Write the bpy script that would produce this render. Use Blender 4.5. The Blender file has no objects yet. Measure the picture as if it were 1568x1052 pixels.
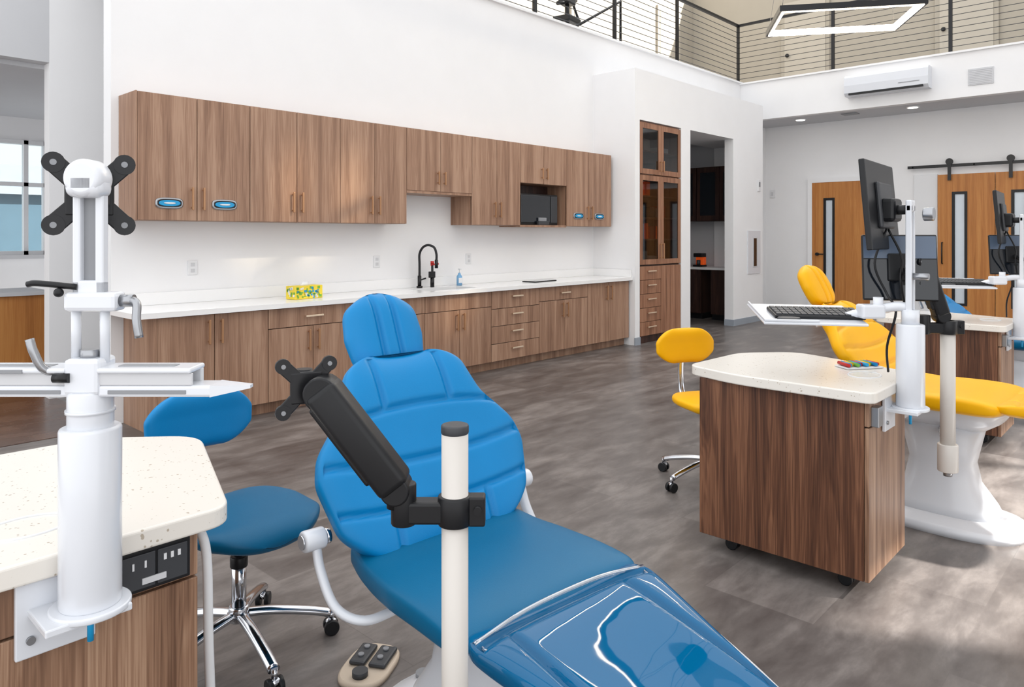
import bpy, bmesh, math, random
import numpy as np
from mathutils import Matrix, Vector
random.seed(4)
scene = bpy.context.scene
scene.view_settings.view_transform = 'Standard'
scene.view_settings.exposure = 0.0

def lin(c):
    out = []
    for v in c[:3]:
        v = v/255.0
        out.append(v/12.92 if v <= 0.04045 else ((v+0.055)/1.055)**2.4)
    return (*out, 1.0)

# ------------------------------------------------------------------ materials
def newmat(name):
    m = bpy.data.materials.new(name); m.use_nodes = True
    nt = m.node_tree
    return m, nt, nt.nodes['Principled BSDF']

def pmat(name, rgb, rough=0.5, metal=0.0, bump=0.0, bscale=200, coat=0.0, emit=0.0, var=0.04, spec=0.5):
    m, nt, b = newmat(name)
    c = lin(rgb)
    tc = nt.nodes.new('ShaderNodeTexCoord')
    n = nt.nodes.new('ShaderNodeTexNoise'); n.inputs['Scale'].default_value = 3.0
    n.inputs['Detail'].default_value = 3
    nt.links.new(tc.outputs['Object'], n.inputs['Vector'])
    r = nt.nodes.new('ShaderNodeValToRGB')
    r.color_ramp.elements[0].position = 0.3; r.color_ramp.elements[1].position = 0.7
    r.color_ramp.elements[0].color = (*[v*(1-var) for v in c[:3]], 1)
    r.color_ramp.elements[1].color = (*[min(1, v*(1+var)) for v in c[:3]], 1)
    nt.links.new(n.outputs['Fac'], r.inputs['Fac'])
    nt.links.new(r.outputs['Color'], b.inputs['Base Color'])
    b.inputs['Roughness'].default_value = rough
    b.inputs['Metallic'].default_value = metal
    b.inputs['Specular IOR Level'].default_value = spec
    if coat: 
        b.inputs['Coat Weight'].default_value = coat
        b.inputs['Coat Roughness'].default_value = 0.03
    if emit:
        b.inputs['Emission Color'].default_value = c
        b.inputs['Emission Strength'].default_value = emit
    if bump:
        n2 = nt.nodes.new('ShaderNodeTexNoise'); n2.inputs['Scale'].default_value = bscale
        nt.links.new(tc.outputs['Object'], n2.inputs['Vector'])
        bp = nt.nodes.new('ShaderNodeBump'); bp.inputs['Strength'].default_value = bump
        bp.inputs['Distance'].default_value = 0.002
        nt.links.new(n2.outputs['Fac'], bp.inputs['Height'])
        nt.links.new(bp.outputs['Normal'], b.inputs['Normal'])
    return m

def woodmat(name, dark, mid, light, rough=0.4, sx=11.0, sz=0.75, lines=0.05, dist=0.9, spec=0.4):
    m, nt, b = newmat(name)
    tc = nt.nodes.new('ShaderNodeTexCoord')
    geo = nt.nodes.new('ShaderNodeNewGeometry')
    mul = nt.nodes.new('ShaderNodeMath'); mul.operation = 'MULTIPLY'; mul.inputs[1].default_value = 37.0
    nt.links.new(geo.outputs['Random Per Island'], mul.inputs[0])
    add = nt.nodes.new('ShaderNodeVectorMath'); add.operation = 'ADD'
    nt.links.new(tc.outputs['Object'], add.inputs[0]); nt.links.new(mul.outputs[0], add.inputs[1])
    mp = nt.nodes.new('ShaderNodeMapping'); mp.inputs['Scale'].default_value = (sx, sx, sz)
    nt.links.new(add.outputs[0], mp.inputs['Vector'])
    n1 = nt.nodes.new('ShaderNodeTexNoise'); n1.inputs['Scale'].default_value = 1.0
    n1.inputs['Detail'].default_value = 3; n1.inputs['Distortion'].default_value = dist
    nt.links.new(mp.outputs[0], n1.inputs['Vector'])
    # ring lines derived from the broad noise (cathedral grain)
    m2 = nt.nodes.new('ShaderNodeMath'); m2.operation = 'MULTIPLY'; m2.inputs[1].default_value = 70.0
    nt.links.new(n1.outputs['Fac'], m2.inputs[0])
    sn = nt.nodes.new('ShaderNodeMath'); sn.operation = 'SINE'
    nt.links.new(m2.outputs[0], sn.inputs[0])
    mp2 = nt.nodes.new('ShaderNodeMapping'); mp2.inputs['Scale'].default_value = (210, 210, 4.0)
    nt.links.new(add.outputs[0], mp2.inputs['Vector'])
    n2 = nt.nodes.new('ShaderNodeTexNoise'); n2.inputs['Scale'].default_value = 1.0
    n2.inputs['Detail'].default_value = 3
    nt.links.new(mp2.outputs[0], n2.inputs['Vector'])
    a = nt.nodes.new('ShaderNodeMath'); a.operation = 'MULTIPLY_ADD'; a.inputs[1].default_value = lines
    nt.links.new(sn.outputs[0], a.inputs[0]); nt.links.new(n1.outputs['Fac'], a.inputs[2])
    a2 = nt.nodes.new('ShaderNodeMath'); a2.operation = 'MULTIPLY_ADD'; a2.inputs[1].default_value = 0.6
    nt.links.new(n2.outputs['Fac'], a2.inputs[0]); nt.links.new(a.outputs[0], a2.inputs[2])
    r = nt.nodes.new('ShaderNodeValToRGB')
    e = r.color_ramp.elements
    e[0].position = 0.55; e[0].color = lin(dark)
    e[1].position = 1.0; e[1].color = lin(light)
    k = e.new(0.78); k.color = lin(mid)
    nt.links.new(a2.outputs[0], r.inputs['Fac'])
    nt.links.new(r.outputs['Color'], b.inputs['Base Color'])
    b.inputs['Roughness'].default_value = rough
    b.inputs['Specular IOR Level'].default_value = spec
    return m

def floormat(name, cols, tile=(1.2, 0.45), rough=0.33):
    m, nt, b = newmat(name)
    tc = nt.nodes.new('ShaderNodeTexCoord')
    br = nt.nodes.new('ShaderNodeTexBrick')
    br.inputs['Color1'].default_value = (0.1, 0.1, 0.1, 1); br.inputs['Color2'].default_value = (0.9, 0.9, 0.9, 1)
    br.inputs['Mortar'].default_value = (0.3, 0.3, 0.3, 1)
    br.inputs['Scale'].default_value = 1.0
    br.inputs['Mortar Size'].default_value = 0.002
    br.inputs['Brick Width'].default_value = tile[0]; br.inputs['Row Height'].default_value = tile[1]
    nt.links.new(tc.outputs['Object'], br.inputs['Vector'])
    mp = nt.nodes.new('ShaderNodeMapping'); mp.inputs['Scale'].default_value = (2.0, 5.2, 1)
    nt.links.new(tc.outputs['Object'], mp.inputs['Vector'])
    n = nt.nodes.new('ShaderNodeTexNoise'); n.inputs['Scale'].default_value = 1.2
    n.inputs['Detail'].default_value = 8; n.inputs['Roughness'].default_value = 0.66; n.inputs['Distortion'].default_value = 0.2
    nt.links.new(mp.outputs[0], n.inputs['Vector'])
    mm = nt.nodes.new('ShaderNodeMix'); mm.data_type = 'FLOAT'; mm.inputs[0].default_value = 0.17
    nt.links.new(n.outputs['Fac'], mm.inputs[2]); nt.links.new(br.outputs['Color'], mm.inputs[3])
    r = nt.nodes.new('ShaderNodeValToRGB'); e = r.color_ramp.elements
    e[0].position = 0.32; e[0].color = lin(cols[0]); e[1].position = 0.70; e[1].color = lin(cols[2])
    k = e.new(0.5); k.color = lin(cols[1])
    nt.links.new(mm.outputs[0], r.inputs['Fac'])
    nt.links.new(r.outputs['Color'], b.inputs['Base Color'])
    rr = nt.nodes.new('ShaderNodeMapRange'); rr.inputs['To Min'].default_value = rough-.06; rr.inputs['To Max'].default_value = rough+.1
    nt.links.new(n.outputs['Fac'], rr.inputs['Value']); nt.links.new(rr.outputs[0], b.inputs['Roughness'])
    return m

def terrazzo(name):
    m, nt, b = newmat(name)
    tc = nt.nodes.new('ShaderNodeTexCoord')
    v = nt.nodes.new('ShaderNodeTexVoronoi'); v.inputs['Scale'].default_value = 90
    nt.links.new(tc.outputs['Object'], v.inputs['Vector'])
    n = nt.nodes.new('ShaderNodeTexNoise'); n.inputs['Scale'].default_value = 45
    nt.links.new(tc.outputs['Object'], n.inputs['Vector'])
    # voronoi cell centres darkened only where the noise is low -> sparse specks
    ad = nt.nodes.new('ShaderNodeMath'); ad.operation = 'MULTIPLY_ADD'; ad.inputs[1].default_value = 1.4; ad.inputs[2].default_value = -0.58
    nt.links.new(n.outputs['Fac'], ad.inputs[0])
    a2 = nt.nodes.new('ShaderNodeMath'); a2.operation = 'ADD'
    nt.links.new(v.outputs['Distance'], a2.inputs[0]); nt.links.new(ad.outputs[0], a2.inputs[1])
    r = nt.nodes.new('ShaderNodeValToRGB'); e = r.color_ramp.elements
    e[0].position = 0.10; e[0].color = lin((182, 170, 154)); e[1].position = 0.22; e[1].color = lin((226, 221, 213))
    nt.links.new(a2.outputs[0], r.inputs['Fac'])
    nt.links.new(r.outputs['Color'], b.inputs['Base Color'])
    b.inputs['Roughness'].default_value = 0.25
    return m

def glassmat(name, tint=(235, 240, 242), gl=0.15):
    m = bpy.data.materials.new(name); m.use_nodes = True
    nt = m.node_tree; nt.nodes.clear()
    o = nt.nodes.new('ShaderNodeOutputMaterial'); mx = nt.nodes.new('ShaderNodeMixShader')
    t = nt.nodes.new('ShaderNodeBsdfTransparent'); g = nt.nodes.new('ShaderNodeBsdfGlossy')
    t.inputs[0].default_value = lin(tint); g.inputs['Roughness'].default_value = 0.03
    mx.inputs[0].default_value = gl
    nt.links.new(t.outputs[0], mx.inputs[1]); nt.links.new(g.outputs[0], mx.inputs[2]); nt.links.new(mx.outputs[0], o.inputs[0])
    return m

WHITE = pmat('wall_paint_white', (234, 234, 235), 0.75, var=0.01)
GREYW = pmat('wall_paint_grey', (200, 201, 204), 0.8, var=0.01)
BEIGE = pmat('wall_paint_warm', (168, 160, 146), 0.8, var=0.02)
BEIGED = pmat('door_paint_warm', (182, 174, 160), 0.6, var=0.02)
CEIL = pmat('ceiling_paint', (200, 201, 204), 0.85, var=0.01)
BASEB = pmat('baseboard_grey', (150, 158, 168), 0.6)
FLOOR = floormat('floor_vinyl', [(74, 68, 66), (101, 95, 92), (136, 129, 125)])
FLOORH = floormat('floor_wood', [(60, 40, 32), (84, 58, 46), (104, 76, 60)], (1.5, 0.2), 0.25)
WOOD = woodmat('wood_laminate', (126, 94, 75), (151, 117, 95), (172, 139, 116), 0.4, 15, 0.55, .045, .5)
WALNUT = woodmat('wood_walnut', (58, 34, 23), (93, 59, 41), (128, 88, 64), 0.4, 15, 0.7, .05, .6)
WALNUT_LIT = woodmat('wood_walnut_lit', (98, 70, 53), (138, 105, 83), (172, 140, 115), 0.4, 15, 0.7, .05, .6)  # walnut lightened: sun on the cart fronts put into the colour
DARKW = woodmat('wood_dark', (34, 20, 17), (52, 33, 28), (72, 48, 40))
TALLW = woodmat('wood_tall', (114, 78, 58), (144, 102, 78), (164, 122, 96), 0.4, 15, .55, .04, .5)
HONEY = woodmat('wood_honey', (160, 100, 46), (180, 117, 58), (192, 132, 70), 0.45, 16, 0.4, .03, .4)
QUARTZ = pmat('quartz_white', (238, 238, 238), 0.2, var=0.01)
TERR = terrazzo('quartz_speckled')
BRASS = pmat('handle_bronze', (172, 130, 96), 0.35, 0.5)
PULLW = pmat('handle_champagne', (226, 206, 182), 0.3, 0.5)
BLACK = pmat('black_plastic', (20, 21, 24), 0.4, spec=0.35)
BLACKM = pmat('black_metal', (24, 24, 27), 0.35, 0.3)
DGREY = pmat('dark_grey', (54, 56, 60), 0.5)
CHROME = pmat('chrome', (205, 207, 212), 0.12, 1.0)
STEEL = pmat('steel', (160, 162, 166), 0.3, 0.9)
ENAMEL = pmat('white_enamel', (216, 219, 225), 0.25, coat=0.3, var=0.01)
POLE = pmat('pole_cream', (206, 201, 195), 0.35, var=0.01)
PLWHITE = pmat('white_plastic', (222, 223, 225), 0.4, var=0.01)
GREYP = pmat('grey_plastic', (136, 138, 142), 0.5)
BEIGEP = pmat('beige_plastic', (205, 188, 168), 0.5)
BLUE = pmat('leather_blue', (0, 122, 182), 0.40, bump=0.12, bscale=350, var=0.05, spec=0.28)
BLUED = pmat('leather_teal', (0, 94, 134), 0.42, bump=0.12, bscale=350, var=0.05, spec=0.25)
YEL = pmat('leather_yellow', (236, 174, 4), 0.42, bump=0.1, bscale=350, var=0.04, spec=0.25)
RED = pmat('red_plastic', (190, 30, 24), 0.4)
ORANGE = pmat('orange_plastic_glow', (230, 90, 30), 0.4, emit=0.3)  # weak emission added: the plastic glows though it is no lamp
CYAN = pmat('glove_box_blue', (20, 150, 205), 0.4, var=0.3)
SCREEN = pmat('screen_glass', (18, 23, 30), 0.1, coat=0.3)
SCREENB = pmat('monitor_back_slate', (84, 100, 122), 0.35, coat=0.2)
LED = pmat('led_strip', (255, 240, 215), 0.5, emit=22.0)
DLIGHT = pmat('downlight', (255, 248, 235), 0.5, emit=5.0)
GLASS = glassmat('glass_clear')
GLASST = glassmat('glass_sun_dimmer', (190, 184, 172), 0.1)  # tinted panes added to dim the sun through the high openings
GLASSD = glassmat('glass_door', (190, 190, 190), 0.10)
FROST = pmat('frosted_glass', (205, 214, 222), 0.15)
SEAM = glassmat('vinyl_seam', (240, 245, 250), .5)
SOAP = pmat('soap_blue', (120, 170, 210), 0.2)
GREEN = pmat('tissue_box_green', (110, 170, 60), 0.6, var=0.35)
YELB = pmat('tissue_box_yellow', (232, 206, 60), 0.6, var=0.2)
BLDG = pmat('building_siding', (78, 104, 118), 0.8)
SNOW = pmat('ground_pale', (170, 172, 170), 0.9)

# blue leg-rest under a clear vinyl cover (wrinkled gloss coat)
COVER, nt, b = newmat('leather_blue_vinyl_cover')
tc = nt.nodes.new('ShaderNodeTexCoord')
b.inputs['Base Color'].default_value = lin((0, 88, 132)); b.inputs['Roughness'].default_value = 0.35
b.inputs['Specular IOR Level'].default_value = 0.0
b.inputs['Coat Weight'].default_value = 1.0; b.inputs['Coat Roughness'].default_value = 0.02; b.inputs['Coat IOR'].default_value = 1.40
n = nt.nodes.new('ShaderNodeTexNoise'); n.inputs['Scale'].default_value = 5.5; n.inputs['Detail'].default_value = 1.5
nt.links.new(tc.outputs['Object'], n.inputs['Vector'])
bp = nt.nodes.new('ShaderNodeBump'); bp.inputs['Strength'].default_value = 0.10; bp.inputs['Distance'].default_value = 0.010
nt.links.new(n.outputs['Fac'], bp.inputs['Height']); nt.links.new(bp.outputs['Normal'], b.inputs['Coat Normal'])

# ------------------------------------------------------------------ builder
class B:
    def __init__(s, name, loc=(0, 0, 0), rot=0.0):
        s.name = name; s.loc = loc; s.rot = rot
        s.V = []; s.F = []; s.MI = []; s.SM = []; s.mats = []
        s.T = Matrix.Identity(4)
    def mi(s, mat):
        if mat not in s.mats: s.mats.append(mat)
        return s.mats.index(mat)
    def add(s, vs, fs, mat, smooth=False):
        o = len(s.V); k = s.mi(mat)
        for v in vs: s.V.append(tuple(s.T @ Vector(v)))
        for i, f in enumerate(fs):
            s.F.append(tuple(o+a for a in f)); s.MI.append(k)
            s.SM.append(smooth[i] if isinstance(smooth, list) else smooth)
    def frombm(s, bm, mat, smooth=False):
        bm.verts.index_update()
        s.add([v.co.copy() for v in bm.verts], [[v.index for v in f.verts] for f in bm.faces], mat, smooth)
        bm.free()
    def box(s, lo, hi, mat, bev=0.0, seg=2, smooth=False):
        bm = bmesh.new()
        bmesh.ops.create_cube(bm, size=1)
        for v in bm.verts:
            for i in range(3):
                v.co[i] = (lo[i]+hi[i])/2 + v.co[i]*(hi[i]-lo[i])
        if bev > 0:
            bev = min(bev, 0.49*min(abs(hi[i]-lo[i]) for i in range(3)))
            bmesh.ops.bevel(bm, geom=bm.edges[:], offset=bev, segments=seg, affect='EDGES', profile=0.5)
        s.frombm(bm, mat, smooth)
    def cyl(s, p0, p1, r, mat, r1=None, n=24, bev=0.0):
        p0 = Vector(p0); p1 = Vector(p1); r1 = r if r1 is None else r1
        ax = (p1-p0); L = ax.length; ax.normalize()
        q = Vector((0, 0, 1)) if abs(ax.z) < 0.9 else Vector((1, 0, 0))
        u = ax.cross(q).normalized(); w = ax.cross(u)
        rings = [(0, r), (L, r1)]
        if bev > 0: rings = [(0, r-bev), (bev*0.3, r-bev*0.3), (bev, r), (L-bev, r1), (L-bev*0.3, r1-bev*0.3), (L, r1-bev)]
        vs = []; fs = []; sm = []
        for (h, rr) in rings:
            for i in range(n):
                a = 2*math.pi*i/n
                vs.append(p0+ax*h+(u*math.cos(a)+w*math.sin(a))*rr)
        for k in range(len(rings)-1):
            for i in range(n):
                j = (i+1) % n
                fs.append((k*n+i, k*n+j, (k+1)*n+j, (k+1)*n+i)); sm.append(True)
        fs.append(tuple(reversed(range(n)))); sm.append(False)
        fs.append(tuple(range((len(rings)-1)*n, len(rings)*n))); sm.append(False)
        s.add(vs, fs, mat, sm)
    def tube(s, pts, r, mat, n=12, res=6, flat=1.0):
        P = [Vector(p) for p in pts]
        if len(P) > 2 and res > 1:
            Q = [P[0]*2-P[1]]+P+[P[-1]*2-P[-2]]; out = []
            for i in range(1, len(Q)-2):
                for k in range(res):
                    t = k/res; a, b_, c, d = Q[i-1], Q[i], Q[i+1], Q[i+2]
                    out.append(0.5*((2*b_)+(c-a)*t+(2*a-5*b_+4*c-d)*t*t+(3*b_-a-3*c+d)*t**3))
            out.append(P[-1]); P = out
        tans = []
        for i in range(len(P)):
            a = P[max(0, i-1)]; c = P[min(len(P)-1, i+1)]
            tans.append((c-a).normalized())
        u = tans[0].cross(Vector((0, 0, 1)))
        if u.length < 0.05: u = tans[0].cross(Vector((1, 0, 0)))
        u.normalize(); vs = []; fs = []; sm = []
        for i, p in enumerate(P):
            u = (u-tans[i]*u.dot(tans[i])).normalized(); w = tans[i].cross(u)
            for k in range(n):
                a = 2*math.pi*k/n
                vs.append(p+(u*math.cos(a)+w*math.sin(a)*flat)*r)
        for i in range(len(P)-1):
            for k in range(n):
                j = (k+1) % n
                fs.append((i*n+k, i*n+j, (i+1)*n+j, (i+1)*n+k)); sm.append(True)
        fs.append(tuple(reversed(range(n)))); sm.append(False)
        fs.append(tuple(range((len(P)-1)*n, len(P)*n))); sm.append(False)
        s.add(vs, fs, mat, sm)
    def sphere(s, c, r, mat, sc=(1, 1, 1), n=20):
        bm = bmesh.new(); bmesh.ops.create_uvsphere(bm, u_segments=n, v_segments=n//2, radius=r)
        for v in bm.verts: v.co = Vector((c[0]+v.co.x*sc[0], c[1]+v.co.y*sc[1], c[2]+v.co.z*sc[2]))
        s.frombm(bm, mat, True)
    def poly(s, pts, z0, z1, mat, bev=0.0):
        bm = bmesh.new()
        vb = [bm.verts.new((p[0], p[1], z0)) for p in pts]; vt = [bm.verts.new((p[0], p[1], z1)) for p in pts]
        n = len(pts); bm.faces.new(list(reversed(vb))); bm.faces.new(vt)
        for i in range(n): bm.faces.new((vb[i], vb[(i+1) % n], vt[(i+1) % n], vt[i]))
        bmesh.ops.recalc_face_normals(bm, faces=bm.faces[:])
        if bev > 0:
            ed = [e for e in bm.edges if abs(e.verts[0].co.z-e.verts[1].co.z) < 1e-6]
            bmesh.ops.bevel(bm, geom=ed, offset=bev, segments=3, affect='EDGES', profile=0.5)
        s.frombm(bm, mat, False)
    def loft(s, secs, mat, n=40, ex=2.6):
        # secs: (z, cx, cy, half_x, half_y)
        vs = []; fs = []; sm = []
        for (z, cx, cy, a, b_) in secs:
            for i in range(n):
                t = 2*math.pi*i/n; c, d = math.cos(t), math.sin(t)
                vs.append((cx+a*math.copysign(abs(c)**(2/ex), c), cy+b_*math.copysign(abs(d)**(2/ex), d), z))
        for k in range(len(secs)-1):
            for i in range(n):
                j = (i+1) % n
                fs.append((k*n+i, k*n+j, (k+1)*n+j, (k+1)*n+i)); sm.append(True)
        fs.append(tuple(reversed(range(n)))); sm.append(False)
        fs.append(tuple(range((len(secs)-1)*n, len(secs)*n))); sm.append(False)
        s.add(vs, fs, mat, sm)
    def pad(s, path, wpts, T, mat, gh=(), gv=(), rc=0.08, ex=3.0, conc=0.0, N=90, M=110, gd=0.016, pe=6, sig=0.010, crown=0.0):
        path = np.array(path, float)
        tt = np.linspace(0, 1, 400)
        cum = np.concatenate([[0], np.cumsum(np.hypot(*np.diff(path, axis=0).T))]); L = cum[-1]; cum /= L
        def smooth(a, k):
            if k < 2: return a
            p = np.concatenate([2*a[0]-a[k:0:-1], a, 2*a[-1]-a[-2:-k-2:-1]])
            ker = np.hanning(2*k+1); ker /= ker.sum()
            return np.convolve(p, ker, 'valid')
        py = smooth(np.interp(tt, cum, path[:, 0]), 45); pz = smooth(np.interp(tt, cum, path[:, 1]), 45)
        wt, wv = zip(*wpts); w = smooth(np.interp(tt, wt, wv), 28)
        dy = np.gradient(py); dz = np.gradient(pz); ln = np.hypot(dy, dz); ny = -dz/ln; nz = dy/ln
        MB = 30
        xs = [-math.cos(math.pi*j/M) for j in range(M+1)]
        xb = [math.cos(math.pi*j/MB) for j in range(1, MB)]
        vs = []; fs = []
        ring = M+1+MB-1
        for i in range(N+1):
            t = (1-math.cos(math.pi*i/N))/2
            t = min(max(t, 0.0), 1.0)
            W = float(np.interp(t, tt, w)); Y = float(np.interp(t, tt, py)); Z = float(np.interp(t, tt, pz))
            NY = float(np.interp(t, tt, ny)); NZ = float(np.interp(t, tt, nz))
            d = min(t, 1-t)*L
            if d < rc: W -= rc*(1-math.sqrt(max(0, 1-(1-d/rc)**2)))
            te = (max(0.0, 1-abs(2*t-1)**pe))**(0.5)
            W = max(W, 0.002)
            for side, arr in ((1, xs), (-1, xb)):
                for x in arr:
                    h = side*T*te*(max(0, 1-abs(x)**ex))**(1/ex)
                    X = x*W
                    if side > 0:
                        g = 0
                        for gt in gh:
                            # horizontal seams sag a little towards the centre
                            g = max(g, math.exp(-(((t-gt)*L-.03*(x*x-.3)*(1 if gt < .6 else -1))/sig)**2))
                        for (gx, t0, t1) in gv:
                            if t0 <= t <= t1:
                                g = max(g, math.exp(-((abs(X)-gx)/sig)**2))
                        h -= g*gd*te*(1 if abs(x) < 0.97 else 0)
                        h += crown*te*(1-x*x)
                    h += conc*x*x
                    vs.append((X, Y+NY*h, Z+NZ*h))
        for i in range(N):
            for j in range(ring):
                k = (j+1) % ring
                fs.append((i*ring+j, i*ring+k, (i+1)*ring+k, (i+1)*ring+j))
        fs.append(tuple(reversed(range(ring)))); fs.append(tuple(range(N*ring, (N+1)*ring)))
        s.add(vs, fs, mat, True)
    def done(s):
        me = bpy.data.meshes.new(s.name); me.from_pydata(s.V, [], s.F)
        for m in s.mats: me.materials.append(m)
        me.polygons.foreach_set('material_index', s.MI)
        me.polygons.foreach_set('use_smooth', s.SM)
        me.update()
        bm = bmesh.new(); bm.from_mesh(me); bmesh.ops.recalc_face_normals(bm, faces=bm.faces[:]); bm.to_mesh(me); bm.free()
        o = bpy.data.objects.new(s.name, me); scene.collection.objects.link(o)
        o.location = s.loc; o.rotation_euler = (0, 0, math.radians(s.rot))
        return o

def boxobj(name, lo, hi, mat, bev=0):
    c = [(lo[i]+hi[i])/2 for i in range(3)]
    b = B(name, c); b.box([lo[i]-c[i] for i in range(3)], [hi[i]-c[i] for i in range(3)], mat, bev); return b.done()

def holed(name, axis, a0, a1, t0, t1, z0, z1, holes, mat):
    b = B(name)
    cuts = sorted(set([a0, a1]+[h[0] for h in holes]+[h[1] for h in holes]))
    for i in range(len(cuts)-1):
        p, q = cuts[i], cuts[i+1]; mid = (p+q)/2
        hs = sorted([(h[2], h[3]) for h in holes if h[0] < mid < h[1]])
        z = z0
        for (u, v) in hs+[(z1, z1)]:
            if u > z+1e-4:
                if axis == 'x': b.box((p, t0, z), (q, t1, u), mat)
                else: b.box((t0, p, z), (t1, q, u), mat)
            z = v
    return b.done()

def roundpoly(pts, r, n=6):
    out = []; m = len(pts)
    for i in range(m):
        p = Vector(pts[i]); a = Vector(pts[i-1]); c = Vector(pts[(i+1) % m])
        rr = r[i] if isinstance(r, (list, tuple)) else r
        p0 = p+(a-p).normalized()*rr; p1 = p+(c-p).normalized()*rr
        for k in range(n+1):
            t = k/n; out.append(((1-t)**2*p0+2*t*(1-t)*p+t*t*p1)[:2])
    return out

# ------------------------------------------------------------------ room shell
boxobj('floor', (-5, -3.3, -0.1), (14.2, 9.0, 0.0), FLOOR)
boxobj('floor_hall', (-5, 6.05, -0.05), (2.03, 11.2, 0.004), FLOORH)
holed('wall_back', 'x', 2.03, 13.9, 6.14, 6.30, 0, 4.27, [(9.6, 12.1, 0, 3.03)], WHITE)
boxobj('baseboard_back', (12.25, 6.12, 0), (13.88, 6.14, 0.1), BASEB)
# projecting wall with tall cabinet niche and opening
b = B('wall_closet')
b.box((8.26, 5.45, 0), (8.375, 6.14, 3.71), WHITE)
b.box((8.375, 5.45, 3.03), (12.22, 6.14, 3.71), WHITE)
b.box((9.465, 5.45, 0), (9.73, 6.14, 3.03), WHITE)
b.box((11.11, 5.45, 0), (12.22, 5.60, 3.03), WHITE)
b.box((12.1, 5.60, 0), (12.22, 6.14, 3.03), WHITE)
b.done()
b = B('baseboard_closet')
b.box((8.245, 5.435, 0), (8.375, 5.45, 0.1), BASEB); b.box((9.465, 5.435, 0), (9.73, 5.45, 0.1), BASEB)
b.box((11.095, 5.435, 0), (12.235, 5.45, 0.1), BASEB); b.box((11.095, 5.45, 0), (11.11, 5.60, 0.1), BASEB)
b.done()
boxobj('wall_pantry_back', (9.5, 8.0, 0), (12.3, 8.1, 3.1), GREYW)
boxobj('wall_pantry_left', (9.5, 6.3, 0), (9.6, 8.0, 3.1), GREYW)
boxobj('wall_pantry_right', (12.2, 6.3, 0), (12.3, 8.0, 3.1), GREYW)
boxobj('ceiling_pantry', (9.5, 6.3, 3.1), (12.3, 8.1, 3.2), CEIL)
# rear wall and mezzanine
boxobj('wall_rear', (13.9, -3.2, 0), (14.05, 6.3, 3.57), WHITE)
boxobj('ceiling', (12.95, -3.2, 3.57), (14.05, 6.14, 3.68), CEIL)
boxobj('wall_mezzanine_fascia', (12.8, -3.2, 3.57), (12.95, 6.14, 4.25), WHITE)
boxobj('floor_mezzanine', (12.95, -3.2, 4.1), (15.4, 6.14, 4.24), CEIL)
boxobj('floor_mezzanine_loft', (2.1, 6.30, 4.1), (15.4, 8.6, 4.24), CEIL)
boxobj('wall_mezzanine_rear', (15.3, -3.2, 4.24), (15.4, 8.6, 7.5), BEIGE)
boxobj('wall_mezzanine_back', (2.1, 8.5, 4.24), (15.3, 8.6, 7.5), BEIGE)
b = B('trim_1'); b.box((12.76, -3.2, 4.25), (12.97, 6.14, 4.28), WHITE); b.done()
b = B('trim_2'); b.box((2.03, 6.10, 4.27), (12.97, 6.32, 4.30), WHITE); b.done()
boxobj('baseboard_rear', (13.88, 5.35, 0), (13.9, 6.12, 0.1), BASEB)
# left column, hall
boxobj('wall_left_column', (1.97, 7.5, 0), (4.0, 7.65, 4.1), WHITE)
boxobj('wall_left_header', (-3, 7.5, 3.02), (1.97, 7.65, 4.1), GREYW)
holed('wall_hall', 'x', -3, 4.2, 11.0, 11.15, 0, 3.1, [(1.3, 2.86, 1.22, 2.69)], WHITE)
boxobj('ceiling_hall', (-3, 7.65, 2.98), (4.2, 11.0, 3.08), CEIL)
boxobj('wall_hall_right', (4.1, 6.3, 0), (4.2, 11.0, 3.1), GREYW)
b = B('window_1')
for x in (1.3, 1.95, 2.60, 2.82): b.box((x, 10.98, 1.22), (x+.05, 11.08, 2.69), PLWHITE)
for z in (1.22, 2.10, 2.64): b.box((1.3, 10.98, z), (2.86, 11.08, z+.05), PLWHITE)
b.box((1.3, 11.03, 1.25), (2.86, 11.035, 2.66), GLASS)
b.box((1.2, 10.9, 1.17), (2.95, 11.0, 1.22), GREYW); b.done()
# what is seen outside that window
b = B('neighbour_building', (4.0, 24.0, 0))
b.box((-3, 0, 0), (5, 4, 2.6), BLDG); b.add([(-3.3, -.3, 2.6), (5.3, -.3, 2.6), (5.3, 2, 3.6), (-3.3, 2, 3.6), (5.3, 4.3, 2.6), (-3.3, 4.3, 2.6)], [(0, 1, 2, 3), (3, 2, 4, 5), (0, 3, 5), (1, 4, 2)], BASEB)
for x in (-2, .2, 2.6): b.box((x, -.02, 1.0), (x+.9, 0, 2.0), SCREENB)
b.done()
boxobj('ground_outside', (-10, 11.3, -.3), (16, 40, -.05), SNOW)
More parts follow.
